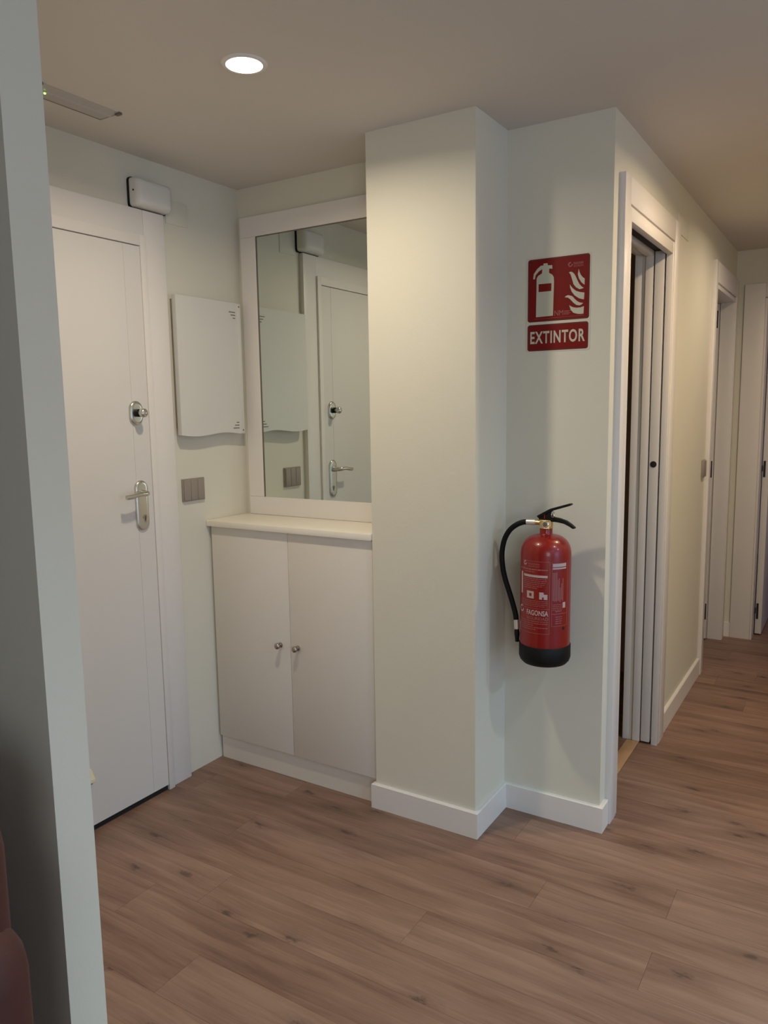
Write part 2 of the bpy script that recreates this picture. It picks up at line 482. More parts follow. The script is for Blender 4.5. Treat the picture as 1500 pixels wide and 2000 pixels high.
def baseboard(name, pts, label):
    """pts: list of (x,y) of the wall line; board thickness T to the LEFT normal given by order (outside)."""
    n = len(pts)
    outs = []
    for i in range(n):
        p = Vector(pts[i])
        ds = []
        if i > 0: ds.append((Vector(pts[i]) - Vector(pts[i - 1])).normalized())
        if i < n - 1: ds.append((Vector(pts[i + 1]) - Vector(pts[i])).normalized())
        ns = [Vector((d.y, -d.x)) for d in ds]
        q = p.copy()
        if len(ns) == 2:
            q = p + (ns[0] + ns[1]) * T
        else:
            q = p + ns[0] * T
        outs.append(q)
    bm = bmesh.new()
    prof = [(0, 0), (1, 0), (1, HB - 0.003), (0.75, HB), (0, HB)]
    rows = []
    for a, o_ in zip(pts, outs):
        a = Vector(a)
        rows.append([bm.verts.new((*(a.lerp(o_, f)), z)) for f, z in prof])
    for r0, r1 in zip(rows, rows[1:]):
        for j in range(len(prof)):
            jj = (j + 1) % len(prof)
            bm.faces.new((r0[j], r1[j], r1[jj], r0[jj]))
    bm.faces.new(rows[0][::-1]); bm.faces.new(rows[-1])
    bmesh.ops.recalc_face_normals(bm, faces=bm.faces)
    return obj(name, bm, TRIM, None, kind='structure', label=label, category='baseboard')


baseboard('baseboard_pillar', [(XP0, 2.232), (XP0, YP), (XP1, YP), (XP1, YB), (XE, YB), (XE, 2.523)],
          'white baseboard wrapping the pillar and extinguisher wall')
baseboard('baseboard_end', [(XE, 5.061), (XE, YF), (-0.641, YF)], 'small piece of white baseboard in the far corridor corner')
baseboard('baseboard_corridor', [(XE, 3.363), (XE, 4.264)], 'white baseboard between the two corridor doorways')
baseboard('baseboard_left', [(XW, 2.226), (XW, 2.045)][::-1] and [(XW, 2.045), (XW, 2.226)][::-1], 'short white baseboard between entrance door and cabinet')

# ------------------------------------------------------------------ entrance door
XCF = -2.206      # casing front
XJF = -2.196      # jamb front
d1 = empty('door_1', (XW, 1.48, 0), 'white flush entrance door with nickel handle and lock', 'door', kind='structure')
boxes('casing', [(XW - 0.001, XCF, 1.946, 2.042, 0, 2.157)], TRIM, d1, bev=0.0015)
boxes('casing', [(XW - 0.001, XCF, 0.93, 1.026, 0, 2.157)], TRIM, d1, bev=0.0015)
boxes('head_casing', [(XW - 0.001, XCF - 0.0005, 1.0270, 1.9452, 2.0665, 2.157)], TRIM, d1, bev=0.0015)
boxes('jamb', [(XW - 0.10, XJF, 1.9188, 1.9462, 0, 2.0670), (XW - 0.10, XJF, 1.0265, 1.0535, 0, 2.0670), (XW - 0.10, XJF, 1.0535, 1.9188, 2.030, 2.0670)], TRIM, d1, bev=0.001)
boxes('dark_reveal', [(XW - 0.12, XW - 0.105, 1.05, 1.95, 0, 2.06)], GAP, d1)
XLF = XJF - 0.003
leaf = boxes('door_leaf', [(XW - 0.045, XLF, 1.0565, 1.8435, 0.022, 2.0265), (XW - 0.045, XLF - 0.0012, 1.8430, 1.8455, 0.022, 2.0265), (XW - 0.045, XLF, 1.845, 1.9165, 0.022, 2.0265)], DOORW, d1)
boxes('door_gap_shade', [(XW - 0.03, XLF - 0.006, 1.0565, 1.9165, 0.0, 0.022)], GAP, d1)  # black strip standing in for the shade under the leaf


def oval(w_, h_, n=40):
    r = w_ / 2; s = h_ / 2 - r
    pts = []
    for i in range(n):
        a = 2 * math.pi * i / n
        pts.append((r * math.cos(a), r * math.sin(a) + (s if math.sin(a) > 1e-9 else -s)))
    return pts


def dome_plate(bm, w_, h_, d, mtx):
    """oval plate with rounded rim, facing local +Z"""
    t = bmesh.new(); rings = []
    for sc, z in ((1, 0), (1, d * 0.35), (0.93, d * 0.75), (0.80, d), (0.55, d)):
        pts = oval(w_, h_)
        k_ = (1 - sc) * w_ / 2
        rr = []
        for (x, y) in pts:
            s = h_ / 2 - w_ / 2
            cy = s if y > 0 else -s
            rr.append(t.verts.new((x * sc, cy + (y - cy) * sc, z)))
        rings.append(rr)
    n = len(rings[0])
    for a, b_ in zip(rings, rings[1:]):
        for i in range(n):
            t.faces.new((a[i], a[(i + 1) % n], b_[(i + 1) % n], b_[i]))
    t.faces.new(rings[-1])
    bmesh.ops.recalc_face_normals(t, faces=t.faces)
    merge(bm, t, mtx)


def onx(x, y, z):   # local Z -> world +X, local Y -> world Z, local X -> world Y
    return Matrix(((0, 0, 1, x), (1, 0, 0, y), (0, 1, 0, z), (0, 0, 0, 1)))


bm = bmesh.new(); dome_plate(bm, 0.058, 0.182, 0.009, onx(XLF, 1.862, 1.115)); obj('handle_plate', bm, NICKEL, leaf, True, 50)
bm = bmesh.new()
tube(bm, [(XLF, 1.862, 1.160), (XLF + 0.040, 1.856, 1.160)], [0.013, 0.009], 16)
tube(bm, catmull([(XLF + 0.034, 1.862, 1.160), (XLF + 0.046, 1.846, 1.162), (XLF + 0.050, 1.815, 1.162), (XLF + 0.050, 1.785, 1.157), (XLF + 0.047, 1.760, 1.155)], 5), [0.010] * 6 + [0.0085] * 15, 14)
obj('lever_handle', bm, NICKEL, leaf, True, 60)
bm = bmesh.new()
lathe(bm, [(0.0, 0), (0.0085, 0), (0.0085, 0.003), (0.0, 0.003)], 20, onx(XLF + 0.008, 1.868, 1.073))
bx(bm, XLF + 0.008, XLF + 0.0108, 1.8645, 1.8715, 1.054, 1.073)
obj('lock_cylinder', bm, KNOBM, leaf, True, 40)
bm = bmesh.new(); bx(bm, XLF + 0.0105, XLF + 0.0118, 1.867, 1.869, 1.060, 1.077); obj('keyhole', bm, GAP, leaf)
bm = bmesh.new(); dome_plate(bm, 0.058, 0.086, 0.010, onx(XLF, 1.858, 1.446)); obj('lock_rosette', bm, NICKEL, leaf, True, 50)
bm = bmesh.new(); lathe(bm, [(0, 0.009), (0.0135, 0.009), (0.0135, 0.022), (0, 0.022)], 24, onx(XLF, 1.857, 1.446)); obj('knob_collar', bm, DARKP, leaf, True, 40)
bm = bmesh.new(); lathe(bm, [(0, 0.02), (0.008, 0.02), (0.0085, 0.030), (0.014, 0.034), (0.0165, 0.041), (0.0150, 0.050), (0.010, 0.054), (0, 0.055)], 28, onx(XLF, 1.857, 1.446)); obj('turn_knob', bm, NICKEL, leaf, True, 50)
bm = bmesh.new(); lathe(bm, [(0, 0), (0.021, 0), (0.021, 0.004), (0.016, 0.007), (0.010, 0.0072), (0.009, 0.004), (0, 0.004)], 28, onx(XLF, 1.479, 1.474)); ph = obj('peephole', bm, NICKEL, leaf, True, 50)
bm = bmesh.new(); lathe(bm, [(0, 0.0042), (0.0085, 0.0042), (0.007, 0.006), (0, 0.0065)], 20, onx(XLF, 1.479, 1.474)); obj('peephole_lens', bm, DARKP, leaf, True)

# small cream stop on the door leaf near its foot
ds = empty('door_stop', (XLF, 1.565, 0.19), 'small cream rubber stop low on the entrance door, beside the partition', 'door stop')
bm = bmesh.new(); prism(bm, [(0, 0), (0.026, 0.012), (0.024, 0.022), (0.006, 0.05), (0, 0.052)], 0.040, Matrix(((1, 0, 0, XLF), (0, 0, 1, 1.537), (0, 1, 0, 0.178), (0, 0, 0, 1))), 0.001)
obj('stop_block', bm, CREAM, ds)
boxes('stop_base', [(XLF - 0.0005, XLF + 0.003, 1.535, 1.580, 0.174, 0.179)], CLIPM, ds)

# ------------------------------------------------------------------ alarm siren above the casing
sr = empty('alarm_siren', (XW, 1.97, 2.16), 'white rounded alarm box with black back edge above the entrance door', 'alarm')
bm = bmesh.new()
ys = [1.908, 1.912, 1.925, 1.95, 2.0, 2.035, 2.045, 2.048]


def rr_outline(y0, y1, z0, z1, r, n=6):
    pts = []
    for cx, cy, a0 in ((y1 - r, z1 - r, 0), (y0 + r, z1 - r, 90), (y0 + r, z0 + r, 180), (y1 - r, z0 + r, 270)):
        for i in range(n + 1):
            a = R(a0 + 90 * i / n)
            pts.append((cx + r * math.cos(a), cy + r * math.sin(a)))
    return pts


def loft_x(bm, sections):
    """sections: (x, outline[(y,z)]) same count, closed with caps"""
    t = bmesh.new(); rings = [[t.verts.new((x, y, z)) for y, z in o_] for x, o_ in sections]
    n = len(rings[0])
    for a, b_ in zip(rings, rings[1:]):
        for i in range(n):
            t.faces.new((a[i], a[(i + 1) % n], b_[(i + 1) % n], b_[i]))
    t.faces.new(rings[0][::-1]); t.faces.new(rings[-1])
    bmesh.ops.recalc_face_normals(t, faces=t.faces)
    merge(bm, t)


loft_x(bm, [(XW, rr_outline(1.902, 2.068, 2.159, 2.264, 0.014)), (XW + 0.010, rr_outline(1.902, 2.068, 2.159, 2.264, 0.014))])
obj('back_plate', bm, DARKP, sr, True, 40)
bm = bmesh.new()
loft_x(bm, [(XW + 0.010, rr_outline(1.904, 2.066, 2.1625, 2.2615, 0.013)), (XW + 0.034, rr_outline(1.905, 2.065, 2.163, 2.259, 0.014)), (XW + 0.048, rr_outline(1.911, 2.060, 2.166, 2.254, 0.014)), (XW + 0.055, rr_outline(1.925, 2.050, 2.175, 2.246, 0.014)), (XW + 0.057, rr_outline(1.945, 2.035, 2.185, 2.236, 0.012))])
obj('cover', bm, PLASTW, sr, True, 60)
bm = bmesh.new(); lathe(bm, [(0, 0), (0.003, 0), (0.003, 0.003), (0, 0.003)], 12, Matrix.Translation((XW + 0.03, 1.9015, 2.215)) @ Matrix.Rotation(R(90), 4, 'X') @ Matrix.Translation((0, 0, -0.0045))); obj('screw_cap', bm, DARKP, sr)

# flush junction covers on the walls
jc = empty('junction_cover', (XW, 2.11, 2.146), 'flush cream junction cover on the wall right of the alarm box', 'cover plate', group='flush junction covers')
boxes('plate', [(XW - 0.0005, XW + 0.003, 2.072, 2.180, 2.140, 2.225)], WALL, jc, bev=0.001)
jc = empty('junction_cover', (XE, 3.66, 2.147), 'flush cream junction cover high on the corridor wall between doorways', 'cover plate', group='flush junction covers')
boxes('plate', [(XE - 0.0005, XE + 0.003, 3.40, 3.62, 2.147, 2.225)], WALL, jc, bev=0.001)

# ------------------------------------------------------------------ electrical panel cover
XM = XW + 0.042
mb = empty('electrical_panel', (XW, 2.235, 1.355), 'white electrical panel cover with wavy foot beside the mirror', 'electrical panel')
bm = bmesh.new()
t = bmesh.new()
Y0, Y1, Z0, Z1 = 2.062, 2.412, 1.356, 1.880
N_ = 24
front, back = [], []
bot = [(Y0 + (Y1 - Y0) * i / N_) for i in range(N_ + 1)]


def wave(u):
    return Z0 - 0.006 * math.sin(min(1, u / 0.9) * math.pi * 2) * (1 if u < .9 else 0) + 0.004 * (1 - u)


outl = [(y, wave((y - Y0) / (Y1 - Y0))) for y in bot] + [(Y1, Z1), (Y0 + (Y1 - Y0) * 0.5, Z1 + 0.001), (Y0, Z1)]
prism(bm, outl, 0.020, Matrix(((0, 0, 1, XM - 0.020), (1, 0, 0, 0), (0, 1, 0, 0), (0, 0, 0, 1))))
cov = obj('cover', bm, METERW, mb)
boxes('back_box', [(XW - 0.001, XM - 0.0202, Y0 + 0.012, Y1 - 0.006, Z0 + 0.03, Z1 - 0.012)], BACKB, mb)
boxes('edge_strip', [(XM - 0.0005, XM + 0.0015, Y1 - 0.022, Y1 - 0.001, Z0 + 0.004, Z1 - 0.002)], METERW, cov, bev=0.0005)
for zc, sgn in ((1.832, -1), (1.391, 1)):
    for i, ln in enumerate((0.036, 0.026, 0.015)):
        zz = zc + (-0.0115 * (i - 1) if sgn < 0 else 0.0115 * (i - 1))
        bm = bmesh.new(); prism(bm, [(2.380 - ln, zz - 0.0018), (2.380, zz - 0.0018), (2.380, zz + 0.0018), (2.380 - ln, zz + 0.0018)], 0.0008, Matrix(((0, 0, 1, XM - 0.0002), (1, 0, 0, 0), (0, 1, 0, 0), (0, 0, 0, 1))))
        obj('vent_slot', bm, CLIPM, cov)
for zz in (1.868, 1.370):
    bm = bmesh.new(); lathe(bm, [(0, 0), (0.0035, 0), (0.003, 0.0015), (0, 0.0015)], 12, onx(XM + 0.001, 2.401, zz)); obj('screw', bm, CLIPM, cov)

# ------------------------------------------------------------------ light switches


def switch(loc_y, w_, zc, h_, x, label, keys):
    s = empty('light_switch', (x, loc_y, zc - h_ / 2), label, 'switch', group='taupe light switches')
    boxes('frame', [(x - 0.0005, x + 0.008, loc_y - w_ / 2, loc_y + w_ / 2, zc - h_ / 2, zc + h_ / 2)], TAUPE, s, bev=0.0015)
    kw = (w_ - 0.008) / keys
    for i in range(keys):
        y0 = loc_y - w_ / 2 + 0.004 + i * kw
        bm = bmesh.new(); bx(bm, x + 0.0075, x + 0.0125, y0 + 0.0007, y0 + kw - 0.0007, zc - h_ / 2 + 0.004, zc + h_ / 2 - 0.004, bev=0.0012)
        obj('rocker', bm, TAUPE, s, True, 40)
    return s


switch(2.143, 0.116, 1.145, 0.088, XW, 'wide taupe light switch with three rockers beneath the electrical panel', 3)
switch(4.205, 0.086, 1.120, 0.090, XE, 'small taupe light switch on the corridor wall before the second doorway', 1)

# ------------------------------------------------------------------ low cabinet and worktop
YC = 2.222
cb = empty('shoe_cabinet', ((XW + XP0) / 2, 2.34, 0), 'low greige two-door cabinet in the alcove below the mirror', 'cabinet')
XC0, XC1 = XW + 0.010, XP0 - 0.004
boxes('body', [(XC0 + 0.004, XC0 + 0.020, YC + 0.018, YB - 0.001, 0.103, 0.989), (XC1 - 0.018, XC1 - 0.002, YC + 0.018, YB - 0.001, 0.103, 0.989), (XC0 + 0.020, XC1 - 0.018, YB - 0.008, YB - 0.001, 0.103, 0.989), (XC0 + 0.020, XC1 - 0.018, YC + 0.018, YB - 0.008, 0.103, 0.119), (XC0 + 0.020, XC1 - 0.018, YC + 0.018, YB - 0.008, 0.973, 0.989), (XC0 + 0.020, XC1 - 0.018, YC + 0.03, YB - 0.008, 0.5, 0.516)], CABW, cb)
XS = -1.824
boxes('plinth', [(XC0, XC1 + 0.003, YC + 0.014, YC + 0.030, 0.001, 0.103)], CABW, cb)
for xa, xb, kx in ((XC0 + 0.002, XS - 0.001, -1.873), (XS + 0.001, XC1, -1.788)):
    dr = boxes('door', [(xa, xb, YC, YC + 0.0175, 0.104, 0.988)], CABW, cb, bev=0.0012)
    bm = bmesh.new()
    lathe(bm, [(0, 0), (0.0105, 0), (0.0105, 0.003), (0.006, 0.005), (0.006, 0.012), (0.0095, 0.015), (0.0120, 0.020), (0.0110, 0.026), (0.007, 0.029), (0, 0.030)], 24, Matrix.Translation((kx, YC, 0.545)) @ Matrix.Rotation(R(90), 4, 'X'))
    obj('knob', bm, KNOBM, dr, True, 50, label='brushed metal knob')
wt = boxes('worktop', [(XW + 0.002, XP0 - 0.002, 2.206, YB - 0.0005, 0.9905, 1.0135)], TOPW, None, bev=0.0012, label='thin pale worktop lying on the low cabinet under the mirror', category='worktop')

# ------------------------------------------------------------------ mirror
YMF = 2.446
mr = empty('wall_mirror', ((XW + XP0) / 2, YB, 1.014), 'large mirror in a wide white frame standing above the cabinet', 'mirror')
X0m, X1m, Z0m, Z1m, FW = -2.205, XP0 - 0.004, 1.014, 2.224, 0.079


def frame_piece(pts):
    bm = bmesh.new(); prism(bm, pts, YB - 0.0005 - YMF, Matrix(((1, 0, 0, 0), (0, 0, 1, YMF), (0, 1, 0, 0), (0, 0, 0, 1))), 0.0012)
    return bm


obj('frame_rail', frame_piece([(X0m, Z0m), (X1m, Z0m), (X1m, Z0m + FW - 0.004), (X0m, Z0m + FW - 0.004)]), TRIM, mr)
obj('frame_rail', frame_piece([(X0m, Z1m - FW), (X1m, Z1m - FW), (X1m, Z1m), (X0m, Z1m)]), TRIM, mr)
obj('frame_stile', frame_piece([(X0m, Z0m + FW - 0.0037), (X0m + FW, Z0m + FW - 0.0037), (X0m + FW, Z1m - FW - 0.0003), (X0m, Z1m - FW - 0.0003)]), TRIM, mr)
obj('frame_stile', frame_piece([(X1m - FW, Z0m + FW - 0.0037), (X1m, Z0m + FW - 0.0037), (X1m, Z1m - FW - 0.0003), (X1m - FW, Z1m - FW - 0.0003)]), TRIM, mr)
boxes('mirror_glass', [(X0m + FW - 0.004, X1m - FW + 0.004, 2.4525, 2.4565, Z0m + FW - 0.008, Z1m - FW + 0.004)], MIRROR, mr)
boxes('glass_rebate', [(X0m + FW, X0m + FW + 0.003, 2.4495, 2.4524, Z0m + FW - 0.004, Z1m - FW), (X0m + FW + 0.003, X1m - FW, 2.4495, 2.4524, Z1m - FW - 0.003, Z1m - FW)], CLIPM, mr)

# ------------------------------------------------------------------ downlights


def downlight(x, y, kind_, label, r=0.048):
    d = empty('downlight', (x, y, H), label, 'ceiling light', group='recessed ceiling downlights')
    bm = bmesh.new()
    lathe(bm, [(r, H - 0.001), (r, H - 0.004), (r + 0.004, H - 0.005), (r + 0.011, H - 0.0035), (r + 0.013, H), (r, H)], 48, Matrix.Translation((x, y, 0)))
    obj('trim_ring', bm, TRIM, d, True, 50)
    bm = bmesh.new()
    lathe(bm, [(0, H - 0.003), (r, H - 0.003), (r, H - 0.0005), (0, H - 0.0005)], 48, Matrix.Translation((x, y, 0)))
    obj('lamp_disc', bm, LM, d)
    l = bpy.data.lights.new('lamp_beam', 'AREA'); l.shape = 'DISK'; l.size = 2 * r - 0.004
    l.energy, l.color = LP[kind_]; l.spread = R(SPREAD[kind_])
    lo = bpy.data.objects.new('lamp_beam', l); COL.objects.link(lo); lo.parent = d
    lo.location = (0, 0, -0.0042)


downlight(-1.424, 1.622, 'hall', 'glowing round recessed downlight in the hall ceiling')
downlight(-0.12, 2.85, 'corridor', 'recessed downlight at the corridor mouth, outside the picture')
downlight(-0.12, 4.0, 'corridor_far', 'recessed downlight deeper in the corridor ceiling, outside the picture')
downlight(0.52, 1.88, 'living', 'recessed downlight in the living room ceiling, right of the viewer')
downlight(2.1, 1.9, 'living_far', 'recessed downlight in the living room ceiling near the window wall')
downlight(2.1, 0.3, 'living_far', 'recessed downlight in the middle of the living room ceiling')

# ------------------------------------------------------------------ emergency light
em = empty('emergency_light', (-2.0, 1.53, H), 'flat rectangular emergency light with a green indicator in the ceiling', 'emergency light')
EX0, EX1, EY0, EY1 = -2.044, -1.955, 1.395, 1.658
boxes('edge_gap_shade', [(EX0 - 0.005, EX0 - 0.0002, EY0 - 0.003, EY1 + 0.004, H - 0.0014, H + 0.001), (EX0, EX1, EY1, EY1 + 0.004, H - 0.0014, H + 0.001)], CLIPM, em)  # dark strips stand in for the shaded gap along far edge and end
bm = bmesh.new()
prism(bm, [(EX0, H + 0.001), (EX0, H - 0.0012), (-2.004, H - 0.0018), (-2.001, H - 0.0050), (-1.996, H - 0.0050), (-1.993, H - 0.0022), (EX1, H - 0.0012), (EX1, H + 0.001)], EY1 - EY0, Matrix(((1, 0, 0, 0), (0, 0, 1, EY0), (0, 1, 0, 0), (0, 0, 0, 1))))
obj('diffuser', bm, EMERG, em)
for yy in (EY1 - 0.006, EY0 - 0.006):
    boxes('spring_clip', [(EX1 - 0.016, EX1 + 0.004, yy, yy + 0.012, H - 0.0065, H + 0.0005)], CLIPM, em, bev=0.001)
bm = bmesh.new(); lathe(bm, [(0, 0), (0.0035, 0), (0.0028, -0.003), (0, -0.004)], 16, Matrix.Translation((-2.000, 1.438, H - 0.0050))); obj('indicator_lamp', bm, LED, em, True, label='small green indicator lamp')

# ------------------------------------------------------------------ fire sign
SX, SZ = -0.8655, 1.777
sg = empty('fire_sign', (SX, YB, 1.627), 'red extinguisher sign reading EXTINTOR above the extinguisher', 'sign')


def signm(d):
    return Matrix(((0.001, 0, 0, SX), (0, 0, -1, YB - d), (0, 0.001, 0, SZ), (0, 0, 0, 1)))


def signpoly(name, pts, d, th, material, parent, **k):
    bm = bmesh.new(); prism(bm, pts, th, signm(d)); return obj(name, bm, material, parent, **k)


def rrect(x0, y0, x1, y1, r, n=5):
    return rr_outline(x0, x1, y0, y1, r, n)


signpoly('backing_plate', rrect(-107, -151.5, 108.5, 151.5, 5), 0.0, 0.0012, SIGNH, sg)
pt = signpoly('picture_panel', rrect(-101.5, -53.5, 104.5, 147, 8), 0.0012, 0.0004, SIGNB, sg)
signpoly('panel_field', rrect(-97, -49, 100, 142.5, 5), 0.0016, 0.0002, SIGNR, pt)
pb = signpoly('text_panel', rrect(-101.5, -147.5, 103, -62.5, 8), 0.0012, 0.0004, SIGNB, sg)
signpoly('panel_field', rrect(-97, -143, 98.5, -67, 5), 0.0016, 0.0002, SIGNR, pb)
ext_body = [(-72.5, -38.0), (-71.5, 85.0), (-67.5, 93.0), (-53.5, 100.5), (-52.5, 114.0), (-64, 108), (-75, 97.0), (-78.0, 84.0), (-83.5, 85.0), (-81.5, 101.0), (-70, 116), (-57.5, 125.0), (-49.5, 125.0), (-48.5, 131.0), (-35.5, 131.0), (-33.5, 124.0), (-19.5, 123.0), (-18.5, 112.0), (-29.5, 113.0), (-29.5, 100.0), (-18.5, 93.0), (-13.5, 85.0), (-12.5, 70.0), (-14.5, -37.0)]
signpoly('extinguisher_symbol', ext_body, 0.0018, 0.0003, SIGNW, pt)
signpoly('symbol_label', [(-64.5, 67.0), (-21, 66.5), (-21.5, 42.0), (-64.5, 42.0)], 0.0021, 0.0002, SIGNR, pt)
flames = [
    [(68.5, 102.0), (71, 93), (75, 84.0), (81, 76.0), (88.5, 70.0), (88.0, 51.0), (77.5, 60.0), (69.5, 73.0), (66.0, 86.0)],
    [(37.0, 94.0), (42, 96.0), (48, 94.0), (54.5, 88.0), (59.5, 79), (65, 67.0), (71.5, 55.0), (79.5, 46.0), (86, 42.0), (79, 39.5), (71.5, 39.0), (60.5, 46.0), (52.5, 56.0), (46.5, 75.0), (42, 88)],
    [(40.5, 57.0), (44, 51), (50.0, 44.0), (60.5, 35.0), (73.5, 30.0), (88.5, 27.0), (87.0, 6.0), (78, 8.5), (70.5, 11.0), (56.5, 21.0), (46.5, 34.0), (41.5, 47.0)],
    [(24.0, 18.0), (29, 22), (36, 23.5), (47.5, 20.0), (53, 15), (58.5, 8.5), (66, 2), (74, -2.5), (85, -5.0), (80, -9), (73, -11.5), (63.5, -9.5), (53.5, -2.0), (43.5, 9.0), (35, 16)],
    [(39.5, -8.0), (44, -11.5), (53, -16), (63.5, -18.0), (76.5, -18.0), (87.5, -15.0), (86.5, -38.0), (77, -38.5), (67.5, -37.5), (53.5, -33.0), (44.5, -23.0)]]
for f in flames:
    signpoly('flame', f, 0.0018, 0.0003, SIGNW, pt)

FONT_CACHE = {}


def text_bm(s, bold=0.0, space=1.0):
    cu = bpy.data.curves.new('txt', 'FONT'); cu.body = s; cu.size = 1.0; cu.offset = bold; cu.space_character = space
    cu.resolution_u = 3
    o = bpy.data.objects.new('txt', cu); COL.objects.link(o)
    bpy.context.view_layer.update()
    me = bpy.data.meshes.new_from_object(o.evaluated_get(bpy.context.evaluated_depsgraph_get()))
    bpy.data.objects.remove(o); bpy.data.curves.remove(cu)
    bm = bmesh.new(); bm.from_mesh(me); bpy.data.meshes.remove(me)
    xs = [v.co.x for v in bm.verts]; ys_ = [v.co.y for v in bm.verts]
    x0, x1, y0, y1 = min(xs), max(xs), min(ys_), max(ys_)
    for v in bm.verts:
        v.co.x = (v.co.x - x0) / (x1 - x0); v.co.y = (v.co.y - y0) / (y1 - y0); v.co.z = 0
    return bm


def flat_text(name, s, x0, y0, x1, y1, d, material, parent, bold=0.0, space=1.0):
    bm = text_bm(s, bold, space)
    for v in bm.verts:
        v.co.x = x0 + v.co.x * (x1 - x0); v.co.y = y0 + v.co.y * (y1 - y0)
    bmesh.ops.transform(bm, matrix=signm(d), verts=bm.verts)
    for f in bm.faces:
        f.normal_update()
        if f.normal.y > 0:
            f.normal_flip()
    return obj(name, bm, material, parent)


flat_text('lettering', 'EXTINTOR', -91.5, -124.5, 92.5, -84, 0.0019, SIGNW, pb, 0.024, 1.13)
flat_text('small_lettering', 'NM', -9.5, -38, 19.5, -21, 0.0019, SIGNP, pt, 0.0)
flat_text('small_lettering', 'FAGONSA', 52, 117.5, 84, 124.5, 0.0019, SIGNP, pt, 0.02)
flat_text('small_lettering', 'SEGURIDAD', 52, 109.5, 84, 115.5, 0.0019, SIGNP, pt, 0.0)
bm = bmesh.new()
for i in range(4):
    prism(bm, [(22, -25.5 - i * 3.6), (44 - (i % 2) * 5, -25.5 - i * 3.6), (44 - (i % 2) * 5, -24 - i * 3.6), (22, -24 - i * 3.6)], 0.0002, signm(0.0018))
prism(bm, [(-78, -44.5), (88, -43.5), (88, -42.7), (-78, -43.7)], 0.0002, signm(0.0018))
obj('fine_print', bm, SIGNP, pt)
bm = bmesh.new()
ring = [(41 + 7.5 * math.cos(a), 118.5 + 7.5 * math.sin(a)) for a in [R(70 + 300 * i / 20) for i in range(21)]] + [(41 + 4.0 * math.cos(a), 118.0 + 4.0 * math.sin(a)) for a in [R(370 - 300 * i / 20) for i in range(21)]]
prism(bm, ring, 0.0002, signm(0.0018))
obj('emblem', bm, SIGNP, pt)

# ------------------------------------------------------------------ fire extinguisher
EXX, EXY, ER = -0.857, 2.362, 0.0815
ex = empty('fire_extinguisher', (EXX, EXY, 0.611), 'red fire extinguisher with black hose hung on the narrow wall', 'fire extinguisher')
EM = Matrix.Translation((EXX, EXY, 0))
prof = [(0, 0.6125), (0.070, 0.6125), (0.078, 0.625), (ER, 0.66)]
prof += [(ER, 0.7), (ER, 0.8), (ER, 0.9), (ER, 0.975)]
for i in range(1, 11):
    a = math.pi / 2 * i / 10
    prof.append((0.026 + (ER - 0.026) * math.cos(a) ** 0.9, 0.975 + 0.058 * math.sin(a)))
prof += [(0.0215, 1.036), (0.0205, 1.040), (0.0205, 1.056), (0, 1.056)]
bm = bmesh.new(); lathe(bm, prof, 64, EM); cyl = obj('cylinder', bm, REDP, ex, True, 60)
bm = bmesh.new(); lathe(bm, [(0, 0.609), (0.072, 0.609), (0.080, 0.618), (ER + 0.0025, 0.630), (ER + 0.0025, 0.672), (ER + 0.0012, 0.674), (ER - 0.002, 0.674)], 64, EM); obj('base_ring', bm, DARKP, ex, True, 45, label='black rubber base ring')
bm = bmesh.new(); lathe(bm, [(0, 1.056), (0.0225, 1.056), (0.0225, 1.078), (0.019, 1.081), (0, 1.081)], 8, EM); bx(bm, EXX - 0.018, EXX + 0.019, EXY - 0.014, EXY + 0.014, 1.060, 1.083, bev=0.002)
val = obj('valve', bm, BRASS, ex, label='brass valve body')
bm = bmesh.new(); lathe(bm, [(0, 0), (0.0115, 0), (0.0115, 0.007), (0.0095, 0.009), (0, 0.009)], 24, Matrix.Translation((EXX + 0.004, EXY - 0.014, 1.070)) @ Matrix.Rotation(R(90), 4, 'X')); obj('pressure_gauge', bm, CHROME, val, True, 40)
bm = bmesh.new(); lathe(bm, [(0, 0.0091), (0.008, 0.0091), (0, 0.0096)], 24, Matrix.Translation((EXX + 0.004, EXY - 0.014, 1.070)) @ Matrix.Rotation(R(90), 4, 'X')); bx(bm, EXX + 0.003, EXX + 0.005, EXY - 0.0240, EXY - 0.0232, 1.066, 1.076); obj('gauge_face', bm, CLIPM, val)


def head(pts, th, name, parent, y=EXY, bev=0.0015):
    bm = bmesh.new(); prism(bm, [(EXX + a, z) for a, z in pts], th, Matrix(((1, 0, 0, 0), (0, 0, 1, y - th / 2), (0, 1, 0, 0), (0, 0, 0, 1))), bev)
    return obj(name, bm, DARKP, parent, True, 35)


head([(-0.030, 1.094), (0.014, 1.1195), (0.076, 1.139), (0.083, 1.1395), (0.086, 1.136), (0.079, 1.132), (0.024, 1.114), (0.012, 1.108), (-0.010, 1.094), (-0.024, 1.087)], 0.020, 'squeeze_lever', ex)
head([(-0.024, 1.091), (0.005, 1.108), (0.019, 1.113), (0.0185, 1.104), (0.021, 1.097), (0.027, 1.0925), (0.046, 1.090), (0.068, 1.0835), (0.083, 1.0745), (0.096, 1.064), (0.0965, 1.060), (0.090, 1.059), (0.078, 1.066), (0.061, 1.0735), (0.040, 1.077), (0.010, 1.0785), (-0.022, 1.0815)], 0.016, 'carry_handle', ex)
bm = bmesh.new()
tube(bm, [(EXX + 0.026, EXY - 0.012 + 0.012 * math.cos(a), 1.103 + 0.010 * math.sin(a)) for a in [2 * math.pi * i / 20 for i in range(20)]], 0.0012, 8, closed=True)
obj('safety_ring', bm, CHROME, ex, True)
bm = bmesh.new(); bx(bm, EXX - 0.004, EXX - 0.001, EXY - 0.0095, EXY - 0.0083, 1.086, 1.106); obj('seal_strip', bm, REDP, ex)
hy = EXY - 0.012
